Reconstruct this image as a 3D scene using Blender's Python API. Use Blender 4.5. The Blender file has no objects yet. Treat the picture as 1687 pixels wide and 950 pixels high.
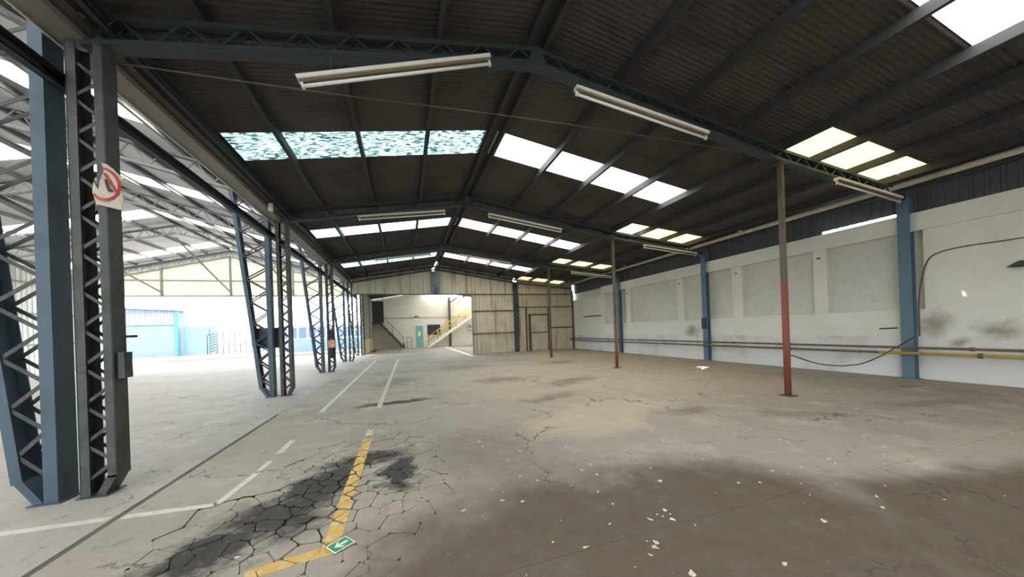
import bpy, bmesh, math, random
from mathutils import Vector, Matrix
random.seed(7)
S = bpy.context.scene
COL = S.collection

# ------------------------------------------------------------------ camera
YAW, ROLL, FPX, PPY, CAMH = .3172, .036, 540.04, 542.34, 1.5
cam = bpy.data.cameras.new('camera'); co = bpy.data.objects.new('camera', cam); COL.objects.link(co)
cy, sy, cr, sr = math.cos(YAW), math.sin(YAW), math.cos(ROLL), math.sin(ROLL)
fw = Vector((sy, cy, 0)); rt = Vector((cy, -sy, 0)); up = Vector((0, 0, 1))
r_ = rt*cr - up*sr; u_ = up*cr + rt*sr
co.matrix_world = Matrix(((r_.x, u_.x, -fw.x, 0), (r_.y, u_.y, -fw.y, 0), (r_.z, u_.z, -fw.z, CAMH), (0, 0, 0, 1)))
cam.sensor_width = 36; cam.lens = FPX*36/1687; cam.shift_y = (PPY-475)/1687
cam.clip_start = .05; cam.clip_end = 500
S.camera = co

# ------------------------------------------------------------------ world, light, exposure
W = bpy.data.worlds.new('world'); S.world = W; W.use_nodes = True
bg = W.node_tree.nodes['Background']
bg.inputs[0].default_value = (.84, .93, 1.0, 1); bg.inputs[1].default_value = 1.0
sl = bpy.data.lights.new('sun', 'SUN'); sl.energy = 1.4; sl.angle = math.radians(.6); sl.color = (1, .93, .8)
so = bpy.data.objects.new('sun', sl); COL.objects.link(so)
SUND = Vector((.30, -.22, -.93)).normalized()
so.rotation_euler = SUND.to_track_quat('-Z', 'Y').to_euler(); so.location = (-8, 10, 30)
S.view_settings.view_transform = 'Standard'; S.view_settings.look = 'None'
S.view_settings.gamma = 1; S.view_settings.use_curve_mapping = False
S.view_settings.exposure = 3.2
S.cycles.use_denoising = True
S.cycles.max_bounces = 10; S.cycles.diffuse_bounces = 6; S.cycles.transparent_max_bounces = 12
S.cycles.sample_clamp_indirect = 6

# ------------------------------------------------------------------ materials
M = {}
def mat(name, base, rough=.7, metal=0, noise=None, bump=0, bscale=40, spec=.3, streak=None):
    """noise: list of (scale, colour, low, high, detail); streak: (scale xyz, colour, low, high)"""
    m = bpy.data.materials.new(name); m.use_nodes = True; N = m.node_tree.nodes; L = m.node_tree.links
    b = N['Principled BSDF']; b.inputs['Roughness'].default_value = rough; b.inputs['Metallic'].default_value = metal
    b.inputs['Specular IOR Level'].default_value = spec
    geo = N.new('ShaderNodeNewGeometry'); cur = None
    rgb = N.new('ShaderNodeRGB'); rgb.outputs[0].default_value = (*base, 1); cur = rgb.outputs[0]
    for it in (noise or []):
        nz = N.new('ShaderNodeTexNoise'); nz.inputs['Scale'].default_value = it[0]; nz.inputs['Detail'].default_value = it[4] if len(it) > 4 else 6
        nz.inputs['Roughness'].default_value = .65
        L.new(geo.outputs['Position'], nz.inputs['Vector'])
        cur = _mixramp(N, L, nz.outputs[0], cur, it[1], it[2], it[3])
    if streak:
        mp = N.new('ShaderNodeMapping'); mp.inputs['Scale'].default_value = streak[0]; L.new(geo.outputs['Position'], mp.inputs['Vector'])
        nz = N.new('ShaderNodeTexNoise'); nz.inputs['Scale'].default_value = 1; nz.inputs['Detail'].default_value = 5
        L.new(mp.outputs[0], nz.inputs['Vector']); cur = _mixramp(N, L, nz.outputs[0], cur, streak[1], streak[2], streak[3])
    L.new(cur, b.inputs['Base Color'])
    if bump:
        nz = N.new('ShaderNodeTexNoise'); nz.inputs['Scale'].default_value = bscale; nz.inputs['Detail'].default_value = 8
        L.new(geo.outputs['Position'], nz.inputs['Vector'])
        bp = N.new('ShaderNodeBump'); bp.inputs['Strength'].default_value = bump; bp.inputs['Distance'].default_value = .02
        L.new(nz.outputs[0], bp.inputs['Height']); L.new(bp.outputs[0], b.inputs['Normal'])
    M[name] = m; return m
def _mixramp(N, L, fac, a, colour, lo, hi):
    mr = N.new('ShaderNodeMapRange'); mr.inputs['From Min'].default_value = lo; mr.inputs['From Max'].default_value = hi
    mr.interpolation_type = 'SMOOTHSTEP'
    L.new(fac, mr.inputs[0]); mx = N.new('ShaderNodeMix'); mx.data_type = 'RGBA'
    L.new(mr.outputs[0], mx.inputs[0]); L.new(a, mx.inputs[6]); mx.inputs[7].default_value = (*colour, 1)
    return mx.outputs[2]

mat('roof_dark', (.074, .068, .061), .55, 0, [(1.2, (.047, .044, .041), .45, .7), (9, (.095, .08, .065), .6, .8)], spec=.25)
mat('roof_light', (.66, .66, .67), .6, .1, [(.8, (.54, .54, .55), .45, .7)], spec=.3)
mat('purlin_dark', (.042, .042, .043), .65, 0, [(5, (.055, .045, .038), .5, .7)])
mat('purlin_light', (.22, .22, .22), .65, 0, [(5, (.15, .14, .13), .5, .7)])
mat('truss_dark', (.042, .058, .066), .6, 0, [(6, (.08, .06, .04), .58, .72), (2, (.03, .036, .04), .5, .7)])
mat('steel_teal', (.052, .085, .115), .55, 0, [(3, (.042, .064, .084), .45, .65), (14, (.07, .07, .045), .62, .72)], bump=.15, bscale=60, spec=.4)
mat('steel_olive', (.052, .057, .054), .6, 0, [(3, (.03, .034, .033), .45, .65), (10, (.11, .07, .045), .58, .72)], bump=.15, bscale=60, spec=.4)
mat('steel_blue', (.105, .185, .25), .5, 0, [(3, (.08, .14, .19), .5, .7), (12, (.15, .13, .11), .66, .74)], bump=.1, spec=.4)
mat('pole_red', (.23, .070, .045), .6, 0, [(7, (.18, .075, .045), .5, .7), (25, (.5, .35, .25), .68, .75)], spec=.35)
mat('pole_grey', (.12, .10, .085), .65, 0, [(7, (.13, .10, .08), .5, .7)])
mat('plaster', (.76, .745, .705), .85, 0, [(.7, (.70, .68, .63), .45, .7), (2.3, (.79, .78, .76), .5, .75), (5, (.45, .41, .34), .68, .85)], bump=.25, bscale=14, spec=.15)
mat('plaster_low', (.72, .725, .72), .85, 0, [(1.1, (.55, .55, .52), .45, .7), (6, (.40, .37, .30), .64, .8)], bump=.4, bscale=9, spec=.15)
mat('plaster_infill', (.65, .64, .60), .9, 0, [(.9, (.60, .585, .54), .45, .7), (3, (.58, .57, .54), .5, .75)], bump=.3, bscale=12, spec=.1)
mat('backwall', (.72, .69, .60), .85, 0, [(.6, (.66, .62, .52), .45, .7)], spec=.15)
mat('clad', (.62, .55, .41), .6, .05, [(1.5, (.52, .45, .33), .45, .7)], streak=((3.5, 3.5, .25), (.34, .28, .19), .50, .68))
mat('clad_dark', (.09, .10, .105), .65, 0, [(1.5, (.09, .10, .11), .45, .7)], streak=((5, 5, .4), (.07, .07, .07), .55, .7))
mat('clad_grey', (.30, .30, .29), .6, .2, streak=((3, 3, .3), (.22, .21, .2), .5, .7))
mat('clad_yard', (.24, .26, .33), .7, 0, streak=((3, 3, .3), (.19, .20, .26), .5, .7))
mat('clad_side', (.56, .58, .54), .6, .1, streak=((3, 3, .3), (.45, .46, .42), .5, .7))
mat('girt', (.10, .085, .065), .7, 0, [(8, (.15, .10, .06), .55, .7)])
mat('gutter', (.25, .225, .19), .6, .2, [(2.5, (.25, .20, .15), .5, .7), (9, (.28, .14, .08), .66, .76)])
mat('white_metal', (.72, .70, .64), .45, 0, [(4, (.62, .57, .47), .5, .75)])
mat('tube', (.82, .82, .80), .25, 0, spec=.5)
mat('lamp_shadow', (.17, .12, .07), .6)
mat('pipe_cream', (.56, .50, .40), .5, 0, [(2, (.42, .36, .27), .5, .7)])
mat('pipe_brown', (.17, .12, .085), .6, 0, [(4, (.24, .20, .16), .5, .7)])
mat('pipe_yellow', (.62, .42, .10), .5, 0, [(4, (.48, .33, .12), .5, .7)])
mat('black', (.02, .02, .02), .6)
mat('charcoal', (.045, .05, .06), .5)
mat('cable', (.05, .045, .04), .7)
mat('wire', (.16, .13, .11), .6)
mat('dirt', (.030, .026, .021), .95, 0, [(7, (.06, .045, .03), .45, .65)], bump=.8, bscale=50, spec=.1)
mat('joint', (.045, .04, .035), .95, 0, [(5, (.09, .07, .05), .5, .7)])
mat('line_yellow', (.58, .37, .10), .75, 0, [(9, (.62, .47, .24), .45, .62), (28, (.22, .17, .11), .60, .68)], spec=.2)
mat('line_pink', (.60, .52, .42), .8, 0, [(9, (.42, .36, .29), .5, .66), (28, (.26, .23, .2), .58, .68)], spec=.2)
mat('line_white', (.60, .56, .48), .8, 0, [(9, (.45, .43, .39), .5, .66), (28, (.27, .25, .22), .60, .68)], spec=.2)
mat('flake', (.66, .61, .50), .85, 0, [(60, (.50, .44, .34), .5, .65)])
mat('leaf', (.40, .33, .17), .8, 0, [(60, (.26, .19, .09), .5, .65)])
mat('sign_green', (.035, .26, .17), .5); mat('sign_white', (.80, .78, .70), .5, 0, [(14, (.66, .58, .42), .52, .7)])
mat('sign_cream', (.46, .40, .32), .6, 0, [(14, (.36, .29, .2), .52, .7)])
mat('sign_red', (.38, .03, .03), .5); mat('sign_ink', (.04, .03, .03), .6)
mat('door_teal', (.20, .44, .42), .5); mat('yellow', (.75, .50, .05), .5); mat('stair_white', (.78, .74, .62), .6)
mat('stair_dark', (.10, .085, .07), .7); mat('window_dark', (.03, .035, .06), .12, 0, spec=.6)
mat('glass_blue', (.10, .15, .22), .15, 0, spec=.5)
mat('orange', (.55, .22, .12), .6, 0, [(20, (.7, .6, .5), .55, .6)])
mat('green_dark', (.05, .10, .07), .5)
mat('block_grey', (.17, .20, .25), .9, 0, [(2, (.15, .17, .22), .45, .7)], bump=.3, bscale=12)
mat('block_pale', (.17, .23, .27), .9, 0, [(2, (.15, .20, .24), .45, .7)], bump=.3, bscale=12)
mat('mesh_steel', (.06, .08, .09), .5); mat('teal_post', (.06, .18, .21), .5)
mat('soot', (.20, .17, .13), .95, 0, [(7, (.5, .47, .4), .5, .75)])
mat('ground', (.24, .27, .30), .9, 0, [(.5, (.20, .23, .26), .45, .65)], bump=.2, bscale=20, spec=.1)

def skylight(name, tint, transp, dirt=None):
    m = bpy.data.materials.new(name); m.use_nodes = True; N = m.node_tree.nodes; L = m.node_tree.links
    N.remove(N['Principled BSDF']); out = N['Material Output']
    tl = N.new('ShaderNodeBsdfTranslucent'); tl.inputs[0].default_value = (*tint, 1)
    tr = N.new('ShaderNodeBsdfTransparent'); tr.inputs[0].default_value = (*tint, 1)
    mx = N.new('ShaderNodeMixShader'); mx.inputs[0].default_value = transp
    L.new(tl.outputs[0], mx.inputs[1]); L.new(tr.outputs[0], mx.inputs[2]); last = mx.outputs[0]
    if dirt:
        geo = N.new('ShaderNodeNewGeometry'); mp = N.new('ShaderNodeMapping'); mp.inputs['Scale'].default_value = dirt[0]
        L.new(geo.outputs['Position'], mp.inputs[0]); nz = N.new('ShaderNodeTexNoise'); nz.inputs['Scale'].default_value = 1; nz.inputs['Detail'].default_value = 9
        nz.inputs['Roughness'].default_value = .75
        L.new(mp.outputs[0], nz.inputs[0]); mr = N.new('ShaderNodeMapRange'); mr.inputs['From Min'].default_value = dirt[1]; mr.inputs['From Max'].default_value = dirt[2]
        L.new(nz.outputs[0], mr.inputs[0]); df = N.new('ShaderNodeBsdfDiffuse'); df.inputs[0].default_value = (.10, .13, .12, 1)
        m2 = N.new('ShaderNodeMixShader'); L.new(mr.outputs[0], m2.inputs[0]); L.new(last, m2.inputs[1]); L.new(df.outputs[0], m2.inputs[2]); last = m2.outputs[0]
    L.new(last, out.inputs[0]); M[name] = m
skylight('sky_clear', (.90, .87, .81), .0)
skylight('sky_dirty', (.21, .34, .36), .0, ((7, 48, 7), .40, .54))
skylight('sky_teal', (.22, .36, .40), .0)
skylight('sky_yellow', (.26, .20, .085), .0)
def holes(name, hs):
    m = M[name]; N = m.node_tree.nodes; L = m.node_tree.links; out = N['Material Output']; last = out.inputs[0].links[0].from_socket
    geo = N.new('ShaderNodeNewGeometry'); sep = N.new('ShaderNodeVectorMath'); sep.operation = 'MULTIPLY'; sep.inputs[1].default_value = (1, 1, 0); L.new(geo.outputs['Position'], sep.inputs[0])
    acc = None
    for x, y, r in hs:
        d = N.new('ShaderNodeVectorMath'); d.operation = 'DISTANCE'; L.new(sep.outputs[0], d.inputs[0]); d.inputs[1].default_value = (x, y, 0)
        c = N.new('ShaderNodeMath'); c.operation = 'LESS_THAN'; L.new(d.outputs['Value'], c.inputs[0]); c.inputs[1].default_value = r
        if acc is None: acc = c.outputs[0]
        else:
            q = N.new('ShaderNodeMath'); q.operation = 'MAXIMUM'; L.new(acc, q.inputs[0]); L.new(c.outputs[0], q.inputs[1]); acc = q.outputs[0]
    tr = N.new('ShaderNodeBsdfTransparent'); mx = N.new('ShaderNodeMixShader'); L.new(acc, mx.inputs[0]); L.new(last, mx.inputs[1]); L.new(tr.outputs[0], mx.inputs[2]); L.new(mx.outputs[0], out.inputs[0])
# broken spots in the brittle sheets
holes('sky_yellow', [(10.57, 4.33, .05), (10.50, 4.20, .028), (10.57, 9.80, .05), (10.57, 15.26, .05), (7.98, 9.66, .15), (7.86, 9.74, .10), (7.80, 9.52, .07), (7.66, 9.42, .06), (7.5, 9.33, .05)])
def stain(name, spots, colour, k=.7):
    m = M[name]; N = m.node_tree.nodes; L = m.node_tree.links; b = N['Principled BSDF']; src = b.inputs['Base Color'].links[0].from_socket
    geo = N.new('ShaderNodeNewGeometry'); nz = N.new('ShaderNodeTexNoise'); nz.inputs['Scale'].default_value = 3.5; nz.inputs['Detail'].default_value = 6
    L.new(geo.outputs['Position'], nz.inputs['Vector']); wv = N.new('ShaderNodeVectorMath'); wv.operation = 'MULTIPLY_ADD'; L.new(nz.outputs['Color'], wv.inputs[0]); wv.inputs[1].default_value = (0, .5, .5); wv.inputs[2].default_value = (0, -.25, -.25)
    ad = N.new('ShaderNodeVectorMath'); ad.operation = 'ADD'; L.new(geo.outputs['Position'], ad.inputs[0]); L.new(wv.outputs[0], ad.inputs[1])
    for (y, z, ry, rz) in spots:
        mp = N.new('ShaderNodeMapping'); mp.vector_type = 'TEXTURE'; mp.inputs['Location'].default_value = (11.45, y, z); mp.inputs['Scale'].default_value = (50, ry, rz); L.new(ad.outputs[0], mp.inputs[0])
        ln = N.new('ShaderNodeVectorMath'); ln.operation = 'LENGTH'; L.new(mp.outputs[0], ln.inputs[0])
        mr = N.new('ShaderNodeMapRange'); mr.inputs['From Min'].default_value = 1.2; mr.inputs['From Max'].default_value = .2; mr.inputs['To Max'].default_value = k; L.new(ln.outputs['Value'], mr.inputs[0])
        mx = N.new('ShaderNodeMix'); mx.data_type = 'RGBA'; L.new(mr.outputs[0], mx.inputs[0]); L.new(src, mx.inputs[6]); mx.inputs[7].default_value = (*colour, 1); src = mx.outputs[2]
    L.new(src, b.inputs['Base Color'])
SP = [(10.68, 1.16, .40, .26), (3.28, 1.16, .36, .20), (4.1, 1.3, .25, .3), (3.75, .85, .2, .1)]
stain('plaster', SP, (.20, .17, .125)); stain('plaster_low', SP, (.20, .17, .125))
# pale yellow gable sheets of the side hall: opaque-ish fibre sheets that let a little daylight through
def gable_sheet():
    m = bpy.data.materials.new('gable_cream'); m.use_nodes = True; N = m.node_tree.nodes; L = m.node_tree.links
    b = N['Principled BSDF']; b.inputs['Base Color'].default_value = (.50, .465, .325, 1); b.inputs['Roughness'].default_value = .6
    tl = N.new('ShaderNodeBsdfTranslucent'); tl.inputs[0].default_value = (.80, .74, .54, 1)
    mx = N.new('ShaderNodeMixShader'); mx.inputs[0].default_value = .22
    L.new(b.outputs[0], mx.inputs[1]); L.new(tl.outputs[0], mx.inputs[2]); L.new(mx.outputs[0], N['Material Output'].inputs[0]); M['gable_cream'] = m
gable_sheet()

# concrete floor: colour, stains and fine relief, in world coordinates
def floor_material():
    m = bpy.data.materials.new('concrete'); m.use_nodes = True; N = m.node_tree.nodes; L = m.node_tree.links
    b = N['Principled BSDF']; geo = N.new('ShaderNodeNewGeometry'); P = geo.outputs['Position']
    def noise(scale, detail=7, rough=.6, src=P):
        n = N.new('ShaderNodeTexNoise'); n.inputs['Scale'].default_value = scale; n.inputs['Detail'].default_value = detail; n.inputs['Roughness'].default_value = rough
        L.new(src, n.inputs['Vector']); return n
    def mathn(op, a, bb):
        n = N.new('ShaderNodeMath'); n.operation = op
        for i, v in enumerate((a, bb)):
            if isinstance(v, (int, float)): n.inputs[i].default_value = v
            else: L.new(v, n.inputs[i])
        return n.outputs[0]
    warp = noise(.9, 6); wv = N.new('ShaderNodeVectorMath'); wv.operation = 'MULTIPLY_ADD'
    L.new(warp.outputs['Color'], wv.inputs[0]); wv.inputs[1].default_value = (1.6, 1.6, 0); wv.inputs[2].default_value = (-.8, -.8, 0)
    pw = N.new('ShaderNodeVectorMath'); pw.operation = 'ADD'; L.new(P, pw.inputs[0]); L.new(wv.outputs[0], pw.inputs[1]); pw1 = pw
    w2 = noise(3.5, 5); wv2 = N.new('ShaderNodeVectorMath'); wv2.operation = 'MULTIPLY_ADD'
    L.new(w2.outputs['Color'], wv2.inputs[0]); wv2.inputs[1].default_value = (.7, .7, 0); wv2.inputs[2].default_value = (-.35, -.35, 0)
    pw2 = N.new('ShaderNodeVectorMath'); pw2.operation = 'ADD'; L.new(P, pw2.inputs[0]); L.new(wv2.outputs[0], pw2.inputs[1])
    def blob(cx, cy_, rx, ry, rot=0, lo=.75, hi=1.1, pw=None):
        pw = pw or pw1
        mp = N.new('ShaderNodeMapping'); mp.vector_type = 'TEXTURE'; mp.inputs['Location'].default_value = (cx, cy_, 0)
        mp.inputs['Rotation'].default_value = (0, 0, rot); mp.inputs['Scale'].default_value = (rx, ry, 1e3)
        L.new(pw.outputs[0], mp.inputs[0]); ln = N.new('ShaderNodeVectorMath'); ln.operation = 'LENGTH'; L.new(mp.outputs[0], ln.inputs[0])
        mr = N.new('ShaderNodeMapRange'); mr.inputs['From Min'].default_value = hi; mr.inputs['From Max'].default_value = lo; mr.interpolation_type = 'SMOOTHSTEP'
        L.new(ln.outputs['Value'], mr.inputs[0]); return mr.outputs[0]
    def mix(f, a, colour):
        mx = N.new('ShaderNodeMix'); mx.data_type = 'RGBA'; L.new(f, mx.inputs[0]); L.new(a, mx.inputs[6]); mx.inputs[7].default_value = (*colour, 1); return mx.outputs[2]
    rgb = N.new('ShaderNodeRGB'); rgb.outputs[0].default_value = (.335, .30, .262, 1); cur = rgb.outputs[0]
    cur = _mixramp(N, L, noise(.35).outputs[0], cur, (.28, .25, .215), .45, .62)
    cur = _mixramp(N, L, noise(1.7).outputs[0], cur, (.40, .365, .315), .5, .72)
    # brighter side-hall daylight painted into the slab colour left of the wide joint
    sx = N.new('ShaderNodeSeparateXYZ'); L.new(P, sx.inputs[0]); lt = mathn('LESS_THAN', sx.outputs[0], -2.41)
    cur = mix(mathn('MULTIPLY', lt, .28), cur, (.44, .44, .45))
    cur = _mixramp(N, L, noise(6, 9, .75).outputs[0], cur, (.19, .17, .145), .54, .72)
    cur = _mixramp(N, L, noise(17, 9, .8).outputs[0], cur, (.23, .205, .175), .54, .70)
    cur = _mixramp(N, L, noise(11, 9, .8).outputs[0], cur, (.46, .425, .37), .58, .74)
    # warm dusty middle of the hall
    dust = None
    for a in ((5.5, 9.5, 6.5, 5.5, 0), (3.4, 5.0, 2.2, .9, .3), (9, 14, 4, 7, 0)):
        f = blob(*a, lo=.3, hi=1.25); dust = f if dust is None else mathn('MAXIMUM', dust, f)
    cur = mix(mathn('MULTIPLY', mathn('MULTIPLY', dust, noise(2.2, 8, .7).outputs[0]), 1.6), cur, (.53, .435, .315))
    # damp, dark areas with their own outline
    damp = None
    for a in ((1.6, 1.7, 2.2, 1.45, -.15), (4.7, .5, 2.2, 1.35, -.3)):
        f = blob(*a, lo=.70, hi=1.15); damp = f if damp is None else mathn('MAXIMUM', damp, f)
    faint = None
    for a in ((2.3, 13.6, 1.4, 1.1, 0), (4.4, 8.2, 1.3, .55, .4), (6.4, 13, 1.1, .5, .3), (2.7, 9.5, .9, .6, 0), (8.4, 3.1, 1.0, .28, -.2), (5.9, 3.4, .8, .2, -.4), (4.6, 4.4, .5, .25, 0), (3.0, 6.6, 1.0, .3, .2), (-.3, 11, .7, 1.2, 0), (1.0, 3.9, 1.0, 1.5, .1)):
        f = blob(*a, lo=.3, hi=1.25); faint = f if faint is None else mathn('MAXIMUM', faint, f)
    grit = noise(4.5, 9, .75).outputs[0]
    cur = mix(mathn('MULTIPLY', mathn('MULTIPLY', faint, grit), 1.15), cur, (.18, .15, .115))
    cur = mix(mathn('MULTIPLY', damp, mathn('ADD', mathn('MULTIPLY', grit, .4), .70)), cur, (.098, .074, .050))
    oil = None
    for a in ((-.82, 3.75, .34, .62, -.3), (-1.05, 3.25, .45, .42, -.3), (-.45, 4.35, .55, .22, .2), (-.10, 3.8, .18, .5, 0), (-.2, 7.6, .9, .22, .1), (-1.4, 2.9, .3, .3, 0)):
        f = blob(*a, lo=.35, hi=1.3, pw=pw2); oil = f if oil is None else mathn('MAXIMUM', oil, f)
    cur = mix(mathn('MINIMUM', mathn('MULTIPLY', oil, mathn('MULTIPLY', noise(9, 8, .75).outputs[0], 2.3)), .95), cur, (.03, .027, .024))
    # speckle and hairline cracks
    cur = _mixramp(N, L, noise(38, 4).outputs[0], cur, (.46, .42, .35), .66, .78)
    vo = N.new('ShaderNodeTexVoronoi'); vo.feature = 'DISTANCE_TO_EDGE'; vo.inputs['Scale'].default_value = .55; L.new(pw.outputs[0], vo.inputs['Vector'])
    mr = N.new('ShaderNodeMapRange'); mr.inputs['From Min'].default_value = .0075; mr.inputs['From Max'].default_value = .001; L.new(vo.outputs['Distance'], mr.inputs[0])
    n2 = noise(.8, 3); mr2 = N.new('ShaderNodeMapRange'); mr2.inputs['From Min'].default_value = .46; mr2.inputs['From Max'].default_value = .56; L.new(n2.outputs[0], mr2.inputs[0])
    crack = mathn('MULTIPLY', mr.outputs[0], mr2.outputs[0])
    cur = mix(mathn('MULTIPLY', crack, .75), cur, (.05, .045, .04))
    L.new(cur, b.inputs['Base Color'])
    rr = N.new('ShaderNodeMapRange'); rr.inputs['To Min'].default_value = .62; rr.inputs['To Max'].default_value = .9; L.new(noise(3).outputs[0], rr.inputs[0]); L.new(rr.outputs[0], b.inputs['Roughness'])
    b.inputs['Specular IOR Level'].default_value = .3
    h = mathn('SUBTRACT', noise(22, 9, .7).outputs[0], mathn('MULTIPLY', crack, 1.5))
    bp = N.new('ShaderNodeBump'); bp.inputs['Strength'].default_value = .35; bp.inputs['Distance'].default_value = .01; L.new(h, bp.inputs['Height']); L.new(bp.outputs[0], b.inputs['Normal'])
    M['concrete'] = m
floor_material()

# ------------------------------------------------------------------ helpers
def tag(o, label=None, cat=None, group=None, kind=None):
    if label: o['label'] = label
    if cat: o['category'] = cat
    if group: o['group'] = group
    if kind: o['kind'] = kind
    return o
def empty(name, loc=(0, 0, 0), rz=0):
    o = bpy.data.objects.new(name, None); COL.objects.link(o); o.location = loc; o.rotation_euler = (0, 0, rz); o.empty_display_size = .1; return o
def link(name, me, parent=None, loc=(0, 0, 0)):
    o = bpy.data.objects.new(name, me); COL.objects.link(o); o.parent = parent; o.location = loc; return o
class MB:
    def __init__(s): s.v = []; s.f = []; s.sm = False
    def add(s, v, f):
        n = len(s.v); s.v += [tuple(x) for x in v]; s.f += [tuple(i+n for i in q) for q in f]; return s
    def box(s, c, d, rot=None):
        x, y, z = d[0]/2, d[1]/2, d[2]/2
        v = [Vector((i*x, j*y, k*z)) for i in (-1, 1) for j in (-1, 1) for k in (-1, 1)]
        if rot is not None: v = [rot @ q for q in v]
        c = Vector(c)
        return s.add([q+c for q in v], [(0, 1, 3, 2), (4, 6, 7, 5), (0, 4, 5, 1), (2, 3, 7, 6), (0, 2, 6, 4), (1, 5, 7, 3)])
    def bb(s, x0, x1, y0, y1, z0, z1): return s.box(((x0+x1)/2, (y0+y1)/2, (z0+z1)/2), (abs(x1-x0), abs(y1-y0), abs(z1-z0)))
    def bar(s, a, b, w, h, upv=(0, 0, 1)):
        a, b = Vector(a), Vector(b); d = b-a; L_ = d.length; x = d/L_; u = Vector(upv)
        if abs(x.dot(u)) > .98: u = Vector((0, 1, 0))
        y = u.cross(x).normalized(); z = x.cross(y)
        R = Matrix((x, y, z)).transposed()
        return s.box((a+b)/2, (L_, w, h), R)
    def tube(s, pts, r, n=8, caps=True):
        pts = [Vector(p) for p in pts]; rings = []; prev = None
        for i, p in enumerate(pts):
            d = (pts[min(i+1, len(pts)-1)] - pts[max(i-1, 0)]).normalized()
            u = Vector((0, 0, 1)) if prev is None else prev
            if abs(d.dot(u)) > .97: u = Vector((0, 1, 0))
            a = d.cross(u).normalized(); bb_ = a.cross(d).normalized(); prev = bb_
            rings.append([p + (a*math.cos(t)+bb_*math.sin(t))*r for t in [2*math.pi*k/n for k in range(n)]])
        v = [q for g in rings for q in g]; f = []
        for i in range(len(pts)-1):
            for k in range(n): f.append((i*n+k, i*n+(k+1) % n, (i+1)*n+(k+1) % n, (i+1)*n+k))
        if caps: f += [tuple(range(n))[::-1], tuple((len(pts)-1)*n+k for k in range(n))]
        s.sm = True
        return s.add(v, f)
    def prism(s, poly, axis, a, b):
        """poly of 2D points extruded along axis 'x','y' or 'z' from a to b"""
        def p3(q, t): return {'x': (t, q[0], q[1]), 'y': (q[0], t, q[1]), 'z': (q[0], q[1], t)}[axis]
        n = len(poly); v = [p3(q, a) for q in poly]+[p3(q, b) for q in poly]
        f = [tuple(range(n)), tuple(range(2*n-1, n-1, -1))]+[(i, i+n, (i+1) % n+n, (i+1) % n) for i in range(n)]
        return s.add(v, f)
    def mesh(s, name, m):
        me = bpy.data.meshes.new(name); me.from_pydata(s.v, [], s.f)
        bm = bmesh.new(); bm.from_mesh(me); bmesh.ops.recalc_face_normals(bm, faces=bm.faces)
        if s.sm:
            for f in bm.faces: f.smooth = len(f.verts) == 4
        bm.to_mesh(me); bm.free(); me.materials.append(M[m]); return me
    def build(s, name, m, parent=None, loc=(0, 0, 0)): return link(name, s.mesh(name, m), parent, loc)
BARS = {}
def bar_mesh(name, w, h, m):
    k = (name, w, h, m)
    if k not in BARS: BARS[k] = MB().bb(0, 1, -w/2, w/2, -h/2, h/2).mesh(name, m)
    return BARS[k]
def bar_obj(name, a, b, w, h, m, parent):
    """one member between two points of its thing; members alike share mesh data"""
    a, b = Vector(a), Vector(b); d = b-a; x = d.normalized(); y = Vector((0, 1, 0))
    z = x.cross(y).normalized(); y = z.cross(x)
    o = link(name, bar_mesh(name, w, h, m), parent)
    R = Matrix((x, y, z)).transposed().to_4x4(); o.matrix_local = Matrix.Translation(a) @ R @ Matrix.Diagonal((d.length, 1, 1, 1)); return o
BAYP = 5.467/72
def corrugated(name, L_, Wd, m, period=BAYP, amp=.011, seg=6, slope=0.0, phase=0.0):
    """sheet along +x (length L_, falling by slope), corrugations side by side along +y"""
    n = int(math.ceil(Wd/period*seg)); v = []; f = []
    for i in range(n+1):
        y = Wd*i/n; z = amp*math.sin(2*math.pi*y/period+phase); v += [(0, y, z), (L_, y, z-slope*L_)]
    for i in range(n): f.append((2*i, 2*i+1, 2*i+3, 2*i+2))
    me = bpy.data.meshes.new(name); me.from_pydata(v, [], f); me.materials.append(M[m])
    for p in me.polygons: p.use_smooth = True
    return me
def cladding(name, x0, x1, zlo, zhi, m, period=.25, depth=.05, plane='y', at=0, sgn=-1):
    """vertical ribbed sheet standing in the plane y=at (or x=at); zlo/zhi are functions of the run coordinate"""
    prof = [(0, 0), (.62, 0), (.70, 1), (.92, 1), (1.0, 0)]
    xs = []; k = math.floor(x0/period)
    while k*period < x1:
        for a, b in prof[:-1]: xs.append((k*period+a*period, b))
        k += 1
    xs = [q for q in xs if x0 < q[0] < x1]; xs = [(x0, 0)]+xs+[(x1, 0)]
    v = []; f = []
    for x, b in xs:
        off = at+sgn*b*depth
        for z in (zlo(x), zhi(x)): v.append((x, off, z) if plane == 'y' else (off, x, z))
    for i in range(len(xs)-1): f.append((2*i, 2*i+2, 2*i+3, 2*i+1))
    me = bpy.data.meshes.new(name); me.from_pydata(v, [], f); me.materials.append(M[m]); return me
def clad_run(parent, x0, x1, step, zlo, zhi, m, name='cladding_sheet', **kw):
    x = x0
    while x < x1-.02:
        e = min(x+step, x1); link(name, cladding(name, x, e+.003, zlo, zhi, m, **kw), parent); x = e

# ------------------------------------------------------------------ layout numbers
Y1, BAY = 4.45, 5.467
def YK(k): return Y1+BAY*k
XB, XR, XP, XW = -2.99, 1.97, 7.13, 11.45
def roof_z(x):
    if x < XR: return 5.75-.165*(XR-x)
    if x <= XP: return 5.75-.15*(x-XR)
    return 4.976-.095*(x-XP)
XL, XLR = -18.3, -10.75
def side_z(x): return 7.50-.238*abs(x-XLR)

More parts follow.
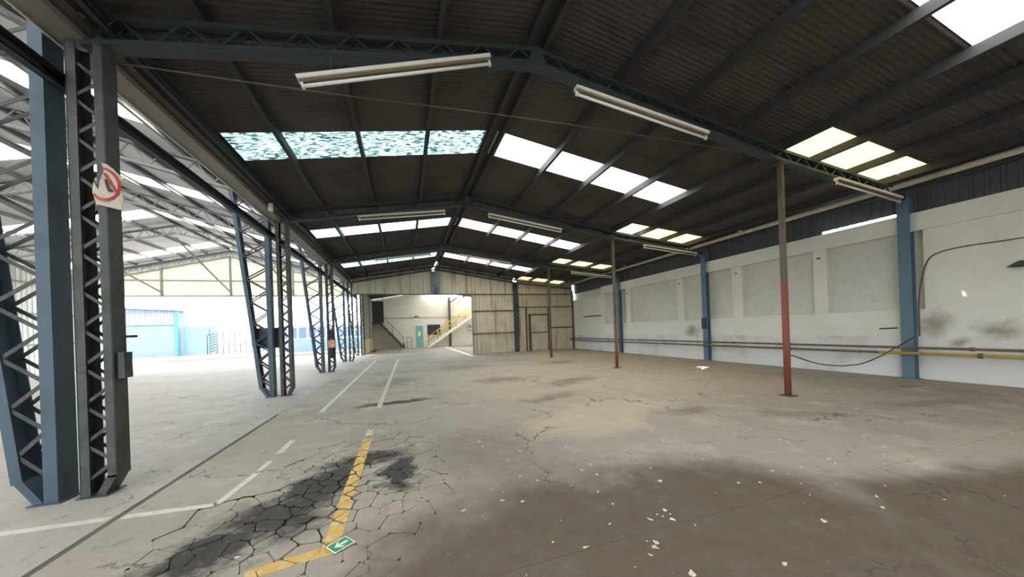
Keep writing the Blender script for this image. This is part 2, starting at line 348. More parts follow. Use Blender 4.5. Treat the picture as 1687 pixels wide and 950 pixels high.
# ------------------------------------------------------------------ floor
fl_ = MB().bb(-18.6, 11.9, -12, 35.2, -.10, -.035).build('floor', 'joint'); tag(fl_, 'worn grey-brown concrete floor of the empty hall', None, None, 'structure')
gr = MB().bb(-120, 120, -80, 160, -.30, -.045).build('ground', 'ground'); tag(gr, 'bright pale paved yard outside the open hall', None, None, 'structure')
def clip(poly, nx, ny, c):
    """keep the side nx*x+ny*y <= c"""
    out = []
    for i in range(len(poly)):
        a, b = poly[i], poly[(i+1) % len(poly)]; da = nx*a[0]+ny*a[1]-c; db = nx*b[0]+ny*b[1]-c
        if da <= 0: out.append(a)
        if da*db < 0: t = da/(da-db); out.append((a[0]+(b[0]-a[0])*t, a[1]+(b[1]-a[1])*t))
    return out
def inside(p, poly):
    c = False
    for i in range(len(poly)):
        a, b = poly[i], poly[i-1]
        if (a[1] > p[1]) != (b[1] > p[1]) and p[0] < (b[0]-a[0])*(p[1]-a[1])/(b[1]-a[1])+a[0]: c = not c
    return c
XLN = [-18.6, -14.6, -10.6, -6.6, -2.41, 3.2, 7.3, 11.9]; YLN = [-12, -3.64, 1.96, 7.56, 13.16, 18.76, 24.36, 29.9, 35.2]
RX0, RX1, RY0, RY1 = -1.95, .75, 1.98, 5.6
for i in range(len(XLN)-1):
    for j in range(len(YLN)-1):
        if j >= 6 and i < 4 and YLN[j] > 26: continue
        gl = .028 if abs(XLN[i]+2.41) < .01 and YLN[j] < 7 else .0015; gr_ = .028 if abs(XLN[i+1]+2.41) < .01 and YLN[j] < 7 else .0015
        x0, x1, y0, y1 = XLN[i]+gl, XLN[i+1]-gr_, YLN[j]+.0015, YLN[j+1]-.0015
        if i == 4 and j == 2:
            slab_rect = (x0, x1, y0, y1); continue
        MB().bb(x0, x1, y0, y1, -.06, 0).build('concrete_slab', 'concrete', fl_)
# the broken slab: voronoi shards where the photo shows them, whole concrete round them
blobp = [(-.95, 5.05), (-.30, 5.25), (.12, 4.75), (.30, 3.75), (.16, 3.0), (-.15, 2.62), (-.35, 2.25), (-.75, 2.06), (-1.30, 2.35), (-1.75, 2.95), (-1.70, 3.45), (-1.30, 3.95), (-1.15, 4.45)]
rnd = random.Random(3); seeds = []
while len(seeds) < 230:
    p = (rnd.uniform(RX0, RX1), rnd.uniform(RY0, RY1))
    dmin = rnd.choice((.075, .10, .13, .20)) if inside(p, blobp) else .28
    if all((p[0]-q[0])**2+(p[1]-q[1])**2 > dmin**2 for q in seeds): seeds.append(p)
    else:
        rnd_fail = globals().get('rnd_fail', 0)+1
        if rnd_fail > 6000: break
slab = MB(); x0, x1, y0, y1 = slab_rect
for r in ((x0, RX0, y0, y1), (RX1, x1, y0, y1), (RX0, RX1, y0, RY0), (RX0, RX1, RY1, y1)):
    if r[1]-r[0] > .001 and r[3]-r[2] > .001: slab.bb(r[0], r[1], r[2], r[3], -.06, 0)
shards = []
for i, s in enumerate(seeds):
    poly = [(RX0, RY0), (RX1, RY0), (RX1, RY1), (RX0, RY1)]
    for j, q in enumerate(seeds):
        if i == j: continue
        nx, ny = q[0]-s[0], q[1]-s[1]
        if nx*nx+ny*ny > 1.6: continue
        poly = clip(poly, nx, ny, nx*(q[0]+s[0])/2+ny*(q[1]+s[1])/2)
        if not poly: break
    if not poly or len(poly) < 3: continue
    if inside(s, blobp):
        cx_, cy_ = sum(p[0] for p in poly)/len(poly), sum(p[1] for p in poly)/len(poly); near_oil = math.hypot(s[0]+.8, (s[1]-3.7)*.6) < .55; g = rnd.choice((.004, .006, .009, .013) if near_oil else (.0015, .002, .003, .005))
        sm = []
        for p in poly:
            d = math.hypot(p[0]-cx_, p[1]-cy_); k = max(.3, 1-g/d); sm.append((cx_+(p[0]-cx_)*k, cy_+(p[1]-cy_)*k))
        # chamfered corners
        rp = []
        for a in range(len(sm)):
            p, q, n_ = sm[a-1], sm[a], sm[(a+1) % len(sm)]
            rp += [(q[0]+(p[0]-q[0])*.13, q[1]+(p[1]-q[1])*.13), (q[0]+(n_[0]-q[0])*.13, q[1]+(n_[1]-q[1])*.13)]
        z = rnd.uniform(-.009, .002); tx, ty = rnd.uniform(-.02, .02), rnd.uniform(-.02, .02)
        n = len(rp); top = [(p[0], p[1], z+tx*(p[0]-cx_)+ty*(p[1]-cy_)) for p in rp]; bot = [(p[0], p[1], -.05) for p in rp]
        b = MB().add(top+bot, [tuple(range(n))]+[(a, a+n, (a+1) % n+n, (a+1) % n) for a in range(n)])
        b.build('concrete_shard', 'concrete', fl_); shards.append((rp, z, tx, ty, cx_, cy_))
    else:
        n = len(poly); slab.add([(p[0], p[1], 0) for p in poly], [tuple(range(n))])
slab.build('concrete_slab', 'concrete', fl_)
MB().bb(RX0, RX1, RY0, RY1, -.04, -.022).build('soil_bed', 'dirt', fl_)
# painted lines
def strip_line(name, rects, m, label, broken=False, z=.0018):
    b = MB()
    for (ax, ay, bx, by, w) in rects:
        d = Vector((bx-ax, by-ay, 0)); L_ = d.length; t = d/L_; n = Vector((-t.y, t.x, 0)); rr = random.Random(int(ax*1000+ay*77))
        quad = [(ax+n.x*w/2, ay+n.y*w/2), (ax-n.x*w/2, ay-n.y*w/2), (bx-n.x*w/2, by-n.y*w/2), (bx+n.x*w/2, by+n.y*w/2)]
        if broken:
            for rp, sz, tx, ty, cx_, cy_ in shards:
                p = list(rp)
                p = clip(p, n.x, n.y, n.x*ax+n.y*ay+w/2); p = clip(p, -n.x, -n.y, -(n.x*ax+n.y*ay)+w/2) if p else p
                p = clip(p, t.x, t.y, t.x*bx+t.y*by) if p else p; p = clip(p, -t.x, -t.y, -(t.x*ax+t.y*ay)) if p else p
                if p and len(p) > 2:
                    k = len(p); top = [(q[0], q[1], sz+tx*(q[0]-cx_)+ty*(q[1]-cy_)+z) for q in p]; bt = [(q[0], q[1], v[2]-z+.0002) for q, v in zip(p, top)]
                    b.add(top+bt, [tuple(range(k))]+[(a, a+k, (a+1) % k+k, (a+1) % k) for a in range(k)])
        else:
            # ragged worn edges
            nseg = max(2, int(L_/.12)); le = []; ri = []
            for k in range(nseg+1):
                s_ = k/nseg*L_; le.append((ax+t.x*s_+n.x*(w/2-rr.random()*.008), ay+t.y*s_+n.y*(w/2-rr.random()*.008))); ri.append((ax+t.x*s_-n.x*(w/2-rr.random()*.008), ay+t.y*s_-n.y*(w/2-rr.random()*.008)))
            for k in range(nseg):
                b.prism([le[k], ri[k], ri[k+1], le[k+1]], 'z', .0003, z)
    return tag(b.build(name, m), label, 'floor marking')
strip_line('floor_line', [(-.555, 2.55, -.555, 5.15, .115)], 'line_yellow', 'worn yellow line painted across the cracked concrete beside the small green sign', True)
strip_line('floor_line', [(-1.02, 2.53, -.62, 2.60, .115)], 'line_yellow', 'short yellow painted line at the bottom edge, leading to the cracked patch', True)
strip_line('floor_line', [(-.555, 5.3, -.555, 5.62, .11), (-.55, 7.2, -.40, 20.5, .105)], 'line_pink', 'long faded pinkish line running from the cracked patch to the far doorway')
strip_line('floor_line', [(-1.62, 7.35, -1.62, 20.8, .095)], 'line_white', 'long white line nearer the lattice columns, running toward the far doorway')
strip_line('floor_line', [(-1.60, 5.0, -1.60, 5.55, .09), (-1.62, 4.45, -1.60, 4.75, .07)], 'line_white', 'short broken white dashes left of the cracked concrete')
strip_line('floor_line', [(-2.36, 3.76, -1.69, 3.70, .08), (-3.6, 3.85, -2.46, 3.77, .08), (-1.68, 3.70, -1.62, 4.38, .08)], 'line_white', 'pale painted line bending in front of the nearest lattice columns')

# ------------------------------------------------------------------ main roof: sheets, skylights, purlins
ceil = empty('ceiling'); tag(ceil, 'dark corrugated metal roof of the main hall with skylight strips', None, None, 'structure')
MOD = BAY/6; Y00 = 6.70-4*MOD-BAY*1       # sheet grid; skylight strip begins at 6.70
Y_BACK, Y_FRONT = -11.9, 34.6
def sheets(parent, xa, xb, zf, m_plain, pick, ystart, y0, y1, seg=6, phase=0.0):
    """corrugated sheets from x=xa down to x=xb, one per module along y"""
    L_ = abs(xb-xa); sl_ = (zf(xa)-zf(xb))/L_; cache = {}
    j = math.ceil((y0-ystart)/MOD-1e-6)
    while ystart+j*MOD < y1-.01:
        y = ystart+j*MOD; m = pick(j, y); nm = 'roof_sheet' if m is None else 'skylight_sheet'; mm = m or m_plain
        if mm not in cache: cache[mm] = corrugated(nm, L_, MOD+.012, mm, slope=sl_, seg=seg, phase=phase)
        o = link(nm, cache[mm], parent, (xa, y, zf(xa)))
        if xb < xa: o.scale = (-1, 1, 1)
        j += 1
def pickL(j, y):
    if y > 20.9: return None
    if j % 6: return None
    return 'sky_dirty' if 6 < y < 8 else 'sky_teal' if y > 8 else 'sky_clear'
def pickR(j, y):
    if y > 20.9: return 'sky_clear' if (j % 3 == 0) else None
    return None if j % 6 else 'sky_clear'
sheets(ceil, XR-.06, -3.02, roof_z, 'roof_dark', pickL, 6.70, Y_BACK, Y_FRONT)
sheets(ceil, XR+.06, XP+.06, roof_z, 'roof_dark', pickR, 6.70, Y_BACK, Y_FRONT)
sheets(ceil, XP+.02, 10.62, roof_z, 'roof_dark', lambda j, y: None if j % 6 else 'sky_yellow', 3.78, Y_BACK, 20.85)
sheets(ceil, 10.60, 11.66, lambda x: roof_z(x)-.022, 'roof_dark', lambda j, y: None, 3.78, Y_BACK, 20.85, phase=math.pi)
MB().add([(XR-.22, Y_BACK, roof_z(XR-.22)+.03), (XR, Y_BACK, 5.80), (XR+.22, Y_BACK, roof_z(XR+.22)+.03), (XR-.22, 20.4, roof_z(XR-.22)+.03), (XR, 20.4, 5.80), (XR+.22, 20.4, roof_z(XR+.22)+.03)], [(0, 1, 4, 3), (1, 2, 5, 4)]).build('ridge_cap', 'roof_dark', ceil)
def channel(b, x, y0, y1, z, w=.065, h=.15, t=.006, flip=1):
    b.bb(x-t/2, x+t/2, y0, y1, z-h, z); b.bb(x, x+flip*w, y0, y1, z-t, z); b.bb(x, x+flip*w, y0, y1, z-h, z-h+t); b.bb(x+flip*(w-t), x+flip*w, y0, y1, z-h, z-h+.02)
for x in (-2.93, -1.93, -.66, .60, 3.38, 4.63, 5.92, 7.13, 8.15, 9.36, 10.50):
    b = MB(); channel(b, x, Y_BACK, 20.75, roof_z(x)-.012, flip=1 if x > XR else -1); b.build('purlin', 'purlin_dark', ceil)
b = MB(); channel(b, XR-.10, Y_BACK, 20.75, roof_z(XR-.10)-.012, flip=-1); channel(b, XR+.10, Y_BACK, 20.75, roof_z(XR+.10)-.012); b.build('ridge_purlin', 'purlin_dark', ceil)
for x in (-1.93, .60, 3.38, 5.92):
    b = MB(); channel(b, x, 21, 34.6, roof_z(x)-.012); b.build('purlin', 'purlin_dark', ceil)

# ------------------------------------------------------------------ roof trusses
def interp(pl, x):
    for (a, za), (b, zb) in zip(pl, pl[1:]):
        if min(a, b)-1e-6 <= x <= max(a, b)+1e-6: return za+(zb-za)*(x-a)/(b-a)
    return pl[-1][1] if abs(x-pl[-1][0]) < abs(x-pl[0][0]) else pl[0][1]
def truss(name, y, bot, top, m, label, group, wy=.15, ct=.05, pitch=.26, faces=(-.05, .05), rod=.018, joined=False, gusset=None, webm=None):
    t = empty(name, (0, y, 0)); tag(t, label, 'roof truss', group)
    for nm, pl in (('bottom_chord', bot), ('top_chord', top)):
        b = MB()
        for (a, za), (c, zc) in zip(pl, pl[1:]):
            # angle pair: web plate with two outstanding flanges
            s = 1 if nm == 'top_chord' else -1
            b.bar((a, 0, za), (c, 0, zc), wy, ct*.35); b.bar((a, -wy/2, za-s*ct/2), (c, -wy/2, zc-s*ct/2), .008, ct); b.bar((a, wy/2, za-s*ct/2), (c, wy/2, zc-s*ct/2), .008, ct)
        b.build(nm, m, t)
    x0, x1 = max(bot[0][0], top[0][0]), min(bot[-1][0], top[-1][0])
    n = int(abs(x1-x0)/pitch); jb = MB()
    for i in range(n):
        a, c = x0+(x1-x0)*i/n, x0+(x1-x0)*(i+1)/n
        pa, pc = (a, interp(bot, a)), (c, interp(top, c))
        if i % 2: pa, pc = (a, interp(top, a)), (c, interp(bot, c))
        for f in faces:
            if joined: jb.bar((pa[0], f, pa[1]), (pc[0], f, pc[1]), rod, rod)
            else: bar_obj('web_bar', (pa[0], f, pa[1]), (pc[0], f, pc[1]), rod, rod, webm or m, t)
    if joined: jb.build('lattice', webm or m, t)
    for gx, gs in (gusset or []):
        zb, zt = interp(bot, gx), interp(top, gx)
        MB().prism([(gx-gs, zb-.02-.04), (gx+gs, zb-.06), (gx+gs*.35, zt+.02), (gx-gs*.35, zt+.02)], 'y', -.012-wy/2, .012-wy/2).build('gusset_plate', m, t)
    return t
MBOT = [(-2.95, 4.48), (XR-.3, 5.30), (XR, 5.33), (XR+.3, 5.30), (XP, 4.58), (11.22, 4.20)]
MTOP = [(-2.99, 4.77), (XR, 5.585), (XP, 4.815), (10.72, 4.475)]
mlab = ['dark lattice roof truss nearest the camera, spanning to the nearest red pole', 'second dark lattice roof truss of the main hall, over the middle red pole', 'third dark lattice roof truss of the main hall, over the farthest red pole', 'lattice truss along the top of the far corrugated partition']
for k in range(4):
    truss('roof_truss', YK(k)-(.12 if k == 3 else 0), MBOT, MTOP, 'truss_dark', mlab[k], 'main hall roof trusses', faces=(-.055, .055) if k == 0 else (0,), joined=k > 1, gusset=[(XR, .16)] if k < 2 else None, pitch=.27)

# ------------------------------------------------------------------ lattice columns between the two halls
def column_A(k, label):
    """column of the side hall: straight outer chord, slanted inner chord, bevelled foot"""
    t = empty('lattice_column', (-3.26, YK(k), 0)); tag(t, label, 'column', 'lattice columns of the side hall'); H = 5.50; d = .21
    m = 'steel_teal'
    b = MB(); b.bb(.055, .065, -d/2, d/2, 0, H); b.bb(-.035, .055, -d/2, -d/2+.009, 0, H); b.bb(-.035, .055, d/2-.009, d/2, 0, H); b.build('chord', m, t)
    sl_ = lambda z: -.21-.098*(z-.22)
    b = MB()
    for oy in (-d/2+.004, d/2-.004): b.bar((sl_(.22), oy, .22), (sl_(H), oy, H), .075, .009, (0, 1, 0))
    b.bar((sl_(.22)-.037, 0, .22), (sl_(H)-.037, 0, H), .009, d, (0, 1, 0)); b.build('chord', m, t)
    b = MB(); b.prism([(-.245, .24), (-.17, .24), (-.03, 0), (-.10, 0)], 'y', -d/2, d/2); b.build('foot', m, t)
    MB().bb(-.13, .10, -.14, .14, -.002, .012).build('base_plate', m, t)
    z = .26; i = 0; jb = MB()
    while z < H-.3:
        w = abs(sl_(z)); dz = .15+.30*w
        a, c = (-.01, z), (sl_(z+dz)+.02, z+dz)
        if i % 2: a, c = (sl_(z)+.02, z), (-.01, z+dz)
        for oy in (-d/2+.02, d/2-.02):
            if k < 3: bar_obj('lattice_bar', (a[0], oy, a[1]), (c[0], oy, c[1]), .006, .035, 'steel_olive', t)
            else: jb.bar((a[0], oy, a[1]), (c[0], oy, c[1]), .006, .035)
        z += dz; i += 1
    if k >= 3: jb.build('lattice', 'steel_olive', t)
    return t
def column_B(k, label):
    t = empty('lattice_column', (-2.915, YK(k), 0)); tag(t, label, 'column', 'lattice columns of the main hall'); H = 4.50; d = .17
    m = 'steel_olive'
    for s, z0 in ((-1, 0), (1, .17)):
        b = MB(); b.bb(s*.135-.004, s*.135+.004, -d/2, d/2, z0, H); b.bb(s*.135-s*.07, s*.135, -d/2, -d/2+.008, z0, H); b.bb(s*.135-s*.07, s*.135, d/2-.008, d/2, z0, H); b.build('chord', m, t)
    MB().prism([(.139, .19), (.06, .19), (-.03, 0), (.04, 0)], 'y', -d/2, d/2).build('foot', m, t)
    MB().bb(-.15, .08, -.12, .12, -.002, .012).build('base_plate', m, t)
    z = .14; i = 0; jb = MB()
    while z < H-.2:
        a, c = (-.11, z), (.11, z+.19)
        if i % 2: a, c = (.11, z), (-.11, z+.19)
        for oy in (-d/2+.018, d/2-.018):
            if k < 3: bar_obj('lattice_bar', (a[0], oy, a[1]), (c[0], oy, c[1]), .006, .03, m, t)
            else: jb.bar((a[0], oy, a[1]), (c[0], oy, c[1]), .006, .03)
        z += .19; i += 1
    if k >= 3: jb.build('lattice', m, t)
    return t
near = ['nearest the camera', 'second from the camera', 'third from the camera', 'fourth from the camera', 'farthest from the camera']
for k in range(5):
    column_A(k, 'blue-grey lattice column with slanted left side, %s' % near[k])
    if k < 5: column_B(k, 'dark straight lattice column right of its slanted twin, %s' % near[k])

# ------------------------------------------------------------------ valley gutter and eave beams on the column line
t = empty('valley_gutter', (-3.055, 0, 0)); tag(t, 'long grey-brown box gutter running above the lattice columns', 'gutter')
for j in range(7):
    y0 = -11.9+j*BAY+.02; y1 = min(y0+BAY-.01, 26.2)
    b = MB(); b.bb(-.13, .13, y0, y1, 4.52, 4.526); b.bb(-.136, -.13, y0, y1, 4.52, 4.74); b.bb(.13, .136, y0, y1, 4.52, 4.70); b.bb(.136, .165, y0, y1, 4.694, 4.70); b.build('gutter_length', 'gutter', t)
MB().tube([(-.12, -11.9, 4.50), (-.12, 26.2, 4.50)], .012, 6).build('conduit', 'white_metal', t)
MB().tube([(.15, -11.9, 4.60), (.15, 26.2, 4.60)], .016, 6).build('conduit', 'cable', t)
MB().tube([(.17, -11.9, 4.76), (.17, 26.2, 4.76)], .02, 6).build('conduit', 'cable', t)
b = MB(); channel(b, 0, -11.9, 26.2, 0, w=.08, h=.14, t=.01); o = b.build('eave_beam', 'truss_dark', None, (-3.20, 0, 4.20)); tag(o, 'dark steel beam running along the slanted columns below the gutter', 'beam')
b = MB(); channel(b, 0, -11.9, 26.2, 0, w=.07, h=.16, t=.01); o = b.build('eave_beam', 'truss_dark', None, (-2.76, 0, 4.80)); tag(o, 'dark steel eave beam along the edge of the dark main roof', 'beam')

# ------------------------------------------------------------------ side hall (left): roof, trusses, gable, wall
sc_ = empty('ceiling'); tag(sc_, 'pale grey corrugated roof of the open side hall on the left', None, None, 'structure')
def pickS(j, y): return 'sky_clear' if (j % 6) == 4 else None
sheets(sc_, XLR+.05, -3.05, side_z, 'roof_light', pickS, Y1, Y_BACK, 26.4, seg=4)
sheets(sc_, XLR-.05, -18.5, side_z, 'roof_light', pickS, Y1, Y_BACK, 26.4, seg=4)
MB().add([(XLR-.22, Y_BACK, side_z(XLR-.22)+.03), (XLR, Y_BACK, 7.55), (XLR+.22, Y_BACK, side_z(XLR+.22)+.03), (XLR-.22, 26.4, side_z(XLR-.22)+.03), (XLR, 26.4, 7.55), (XLR+.22, 26.4, side_z(XLR+.22)+.03)], [(0, 1, 4, 3), (1, 2, 5, 4)]).build('ridge_cap', 'roof_light', sc_)
y_ = Y_BACK
while y_ < 26.3:
    link('valley_sheet', cladding('valley_sheet', y_, y_+BAY/6+.003, lambda q: 4.96, lambda q: 5.66, 'roof_light', period=.25, depth=.02, plane='x', at=-3.04), sc_); y_ += BAY/6
for i in range(-6, 7):
    x = XLR+i*1.17+(.0 if i else 0)
    b = MB(); channel(b, x, Y_BACK, 26.3, side_z(x)-.012, w=.06, h=.14, flip=1 if i >= 0 else -1); b.build('purlin', 'purlin_light', sc_)
SBOT = [(-17.75, 5.17), (XLR, 6.92), (-3.75, 5.17)]; STOP = [(-18.2, 5.56), (XLR, 7.335), (-3.3, 5.56)]
slab_ = ['lattice truss of the side hall nearest the camera, behind the first columns', 'lattice truss of the side hall with pale lower chord, meeting the second columns', 'third lattice truss of the side hall, meeting the third columns', 'fourth lattice truss of the side hall, next to the cream gable', 'lattice truss along the top of the cream gable wall']
for k in range(5):
    truss('roof_truss', YK(k)-(.1 if k == 4 else 0), SBOT, STOP, 'purlin_light', slab_[k], 'side hall roof trusses', wy=.13, pitch=.30, faces=(0,), rod=.022, joined=k != 1)
gw = empty('wall_gable'); tag(gw, 'pale cream sheet gable wall hanging over the open end of the side hall', None, None, 'structure'); YG = 26.35
clad_run(gw, XL, -3.3, 1.0, lambda x: 4.33, lambda x: side_z(x)-.50, 'gable_cream', period=.25, depth=.03, at=YG)
clad_run(gw, XL, -3.3, 1.0, lambda x: side_z(x)-.50, lambda x: side_z(x)-.04, 'clad_side', period=.25, depth=.03, at=YG+.04)
for z in (4.36, 5.35): MB().bb(XL, -3.3, YG-.13, YG-.05, z-.04, z+.04).build('girt', 'purlin_light', gw)
for x in (-14.3, -10.75, -7.2): MB().bb(x-.05, x+.05, YG-.16, YG-.06, 4.33, side_z(x)-.5).build('gable_post', 'purlin_light', gw)
for a, c in (((-10.75, 20.85, 6.7), (-10.75, 26.2, 4.6)), ((-14.3, 20.85, 6.0), (-14.3, 26.2, 4.6)), ((-7.2, 20.85, 6.0), (-7.2, 26.2, 4.6))):
    MB().bar(a, c, .07, .07).build('gable_brace', 'purlin_light', gw)
wl = empty('wall_left'); tag(wl, 'pale ribbed sheet wall on the far side of the side hall', None, None, 'structure')
clad_run(wl, -11.9, 26.3, 1.0, lambda y: -.04, lambda y: side_z(XL)-.03, 'clad_side', period=.25, depth=.03, plane='x', at=XL, sgn=1)
for z in (1.6, 3.2, 4.8): MB().bb(XL+.04, XL+.10, -11.9, 26.2, z-.04, z+.04).build('girt', 'purlin_light', wl)
for k in range(5):
    t = empty('side_column', (XL+.2, YK(k), 0)); tag(t, 'grey column against the pale ribbed left wall, ' + near[k], 'column', 'left wall columns')
    MB().bb(-.06, .06, -.1, -.09, 0, 5.5).bb(-.06, .06, .09, .1, 0, 5.5).bb(-.005, .005, -.09, .09, 0, 5.5).build('shaft', 'purlin_light', t); MB().bb(-.12, .12, -.16, .16, 0, .012).build('base_plate', 'purlin_light', t)

# ------------------------------------------------------------------ right wall
wr = MB(); wr.bb(11.64, 11.88, Y_BACK, 21.2, -.05, 3.86)
wall_r = wr.build('wall_right', 'plaster_infill'); tag(wall_r, 'long off-white plastered wall with recessed panels along the right', None, None, 'structure')
MB().bb(11.46, 11.68, Y_BACK, 20.9, -.04, 1.0).build('wall_base', 'plaster_low', wall_r)
MB().bb(11.46, 11.68, Y_BACK, 20.9, 1.0, 1.63).build('wall_dado', 'plaster', wall_r)
MB().bb(11.40, 11.70, Y_BACK, 17.2, 3.46, 3.88).build('ring_beam', 'plaster', wall_r)
MB().bb(11.46, 11.68, Y_BACK, 4.22, 1.63, 3.46).build('wall_panel', 'plaster', wall_r)
MB().bb(11.46, 11.68, 16.9, 20.9, 1.63, 3.40).build('wall_panel', 'plaster', wall_r)
for y0, y1 in ((6.04, 6.36), (8.5, 8.88), (11.1, 11.42), (14.6, 14.95)):
    MB().bb(11.455, 11.68, y0, y1, 1.63, 3.46).build('pilaster', 'plaster', wall_r)
    MB().tube([(11.46, (y0+y1)/2, 3.22), (11.38, (y0+y1)/2+.03, 3.23)], .02, 6).build('bolt_stub', 'girt', wall_r)
# dark sheet strip between masonry and roof, with the daylight gaps of the photo
b0 = empty('cladding_strip'); b0.parent = wall_r
def strip_lo(y):
    return 3.965 if 4.62 < y < 6.15 else 3.86
for y0, y1 in ((Y_BACK, 4.55), (4.55, 6.2), (6.2, 20.85)):
    y = y0
    while y < y1-.02:
        e = min(y+.92, y1); lo = 3.99 if y0 == 4.55 else 3.85
        link('cladding_sheet', cladding('cladding_sheet', y, e+.004, lambda q: lo, lambda q: 4.52, 'clad_dark', period=.2, depth=.025, plane='x', at=11.62), wall_r); y = e
bpy.data.objects.remove(b0)
for z in (4.0, 4.5): MB().bb(11.50, 11.58, 4.62 if z < 4.2 else Y_BACK, 4.66 if z < 4.2 else 20.8, z-.03, z+.03).build('girt', 'clad_dark', wall_r)
# walled-up niche with soot
MB().bb(11.42, 11.47, 10.44, 10.88, 0, 1.0).build('blocked_niche', 'plaster', wall_r)
o = MB().bb(11.28, 11.46, 17.35, 19.1, 2.13, 2.19).build('wall_shelf', 'girt'); tag(o, 'narrow dark ledge fixed on the far end of the white wall', 'shelf')
# blue columns on the wall
wc = ['nearest the camera', 'second from the camera', 'third from the camera']
for k in range(3):
    t = empty('wall_column', (11.36, YK(k), 0)); tag(t, 'blue steel column standing against the white wall, ' + wc[k], 'column', 'blue wall columns')
    MB().bb(-.085, -.075, -.105, .105, 0, 4.25).build('flange', 'steel_blue', t); MB().bb(.075, .085, -.105, .105, 0, 4.25).build('flange', 'steel_blue', t)
    MB().bb(-.075, .075, -.006, .006, 0, 4.25).build('web', 'steel_blue', t); MB().bb(-.14, .09, -.17, .17, 0, .015).build('base_plate', 'steel_blue', t)
    MB().prism([(-.45, 4.235), (-.085, 4.20), (-.085, 3.98)], 'y', -.01, .01).build('knee_plate', 'steel_blue', t)
o = MB().bb(11.21, 11.27, YK(1)-.06, YK(1)+.10, 1.25, 1.68).build('switch_box', 'charcoal'); tag(o, 'small dark switch box on the second blue column', 'switch box')
o = MB().tube([(11.25, 4.60, 1.20), (11.15, 4.66, 1.20), (11.14, 4.86, 1.19)], .018, 6).build('hook', 'black'); tag(o, 'short black hook sticking out of the nearest blue column', 'hook')
# wall pipes
def pipe(name, pts, r, m, label, clamps=None, n=8):
    t = empty(name, pts[0]); tag(t, label, 'pipe'); o0 = Vector(pts[0])
    MB().tube([Vector(p)-o0 for p in pts], r, n).build('pipe_run', m, t)
    for c in (clamps or []):
        MB().tube([Vector((c[0], c[1]-.03, c[2]))-o0, Vector((c[0], c[1]+.03, c[2]))-o0], r*1.5, n).bb(c[0]-o0.x, 11.465-o0.x, c[1]-o0.y-.015, c[1]-o0.y+.015, c[2]-o0.z-.015, c[2]-o0.z+.015).build('pipe_clamp', 'pipe_brown', t)
    return t
cl = [1.2, 3.4, 6.9, 8.6, 11.9, 13.5, 16.2, 18.6]
pipe('wall_pipe', [(11.20, Y_BACK, .74), (11.20, 20.8, .74)], .028, 'pipe_brown', 'upper rusty brown pipe along the foot of the white wall', [(11.20, y+.1, .74) for y in cl])
pipe('wall_pipe', [(11.20, Y_BACK, .61), (11.20, 4.9, .61)], .036, 'pipe_yellow', 'yellow pipe length low on the white wall at the right edge', [(11.20, y, .61) for y in cl[:2]])
pipe('wall_pipe', [(11.20, 4.9, .61), (11.20, 20.8, .61)], .030, 'pipe_brown', 'lower brown pipe continuing along the white wall to the far end', [(11.20, y, .61) for y in cl[2:]])
rp_ = pipe('rain_pipe', [(10.90, Y_BACK, 4.465), (10.90, 9, 4.465), (10.90, 20.6, 4.45)], .065, 'pipe_cream', 'thick cream rainwater pipe high along the right wall under the roof edge', None, 12)
for y in (8.0, 14.0, 19.9): MB().tube([(0, y-Y_BACK, 0), (-.10, y-Y_BACK, .04), (-.20, y-Y_BACK, .05)], .045, 8).build('branch', 'pipe_cream', rp_)
# cables
def cable(pts, r, m, label, n=6):
    # catmull-rom through the points
    P = [Vector(p) for p in pts]; Q = []
    for i in range(len(P)-1):
        a, b_, c, d = P[max(i-1, 0)], P[i], P[i+1], P[min(i+2, len(P)-1)]
        for k in range(8):
            t_ = k/8; Q.append(.5*((2*b_)+(c-a)*t_+(2*a-5*b_+4*c-d)*t_*t_+(3*b_-a-3*c+d)*t_**3))
    Q.append(P[-1]); o = MB().tube(Q, r, n).build('cable', m); return tag(o, label, 'cable')
cable([(11.43, 4.31, 1.0), (11.43, 4.31, 1.48), (11.44, 4.29, 2.04), (11.44, 4.17, 2.68), (11.44, 3.97, 2.88), (11.44, 3.53, 2.93), (11.44, 2.91, 2.92), (11.44, 0, 2.95)], .014, 'pipe_brown', 'brown cable bending up the white wall beside the nearest blue column')
cable([(11.25, 4.335, .98), (9.84, 4.38, .57), (8.98, 4.38, .48), (8.0, 4.38, .57), (7.20, 4.42, .80)], .012, 'cable', 'dark cable sagging from the nearest red pole to the nearest blue column')
cable([(-2.9, 4.62, 4.50), (-1.0, 4.72, 4.62), (1.25, 4.72, 4.73), (3.35, 4.70, 4.79), (6.75, 4.60, 4.78), (7.1, 4.50, 4.72)], .007, 'wire', 'thin wire strung under the nearest truss to the pole top')
t = empty('wall_lamp', (11.46, 2.92, 2.42)); tag(t, 'small dark green lamp shade on the white wall at the right edge', 'lamp')
MB().add([(-.20, -.16, -.05), (-.20, .16, -.05), (0, .12, -.05), (0, -.12, -.05), (-.07, -.05, .06), (-.07, .05, .06), (0, .04, .06), (0, -.04, .06)], [(0, 1, 5, 4), (1, 2, 6, 5), (2, 3, 7, 6), (3, 0, 4, 7), (4, 5, 6, 7)]).build('shade', 'green_dark', t)
MB().tube([(0, 0, .03), (-.05, 0, .04)], .015, 6).build('arm', 'girt', t)

wbh = empty('wall_light_block'); tag(wbh, 'added corrugated wall behind the camera that blocks light from behind', None, None, 'structure')  # unseen wall, added to keep light from behind out of the main hall
clad_run(wbh, -3.0, 11.6, 1.0, lambda x: -.04, lambda x: roof_z(x)-.03, 'clad', at=-11.85, sgn=1)
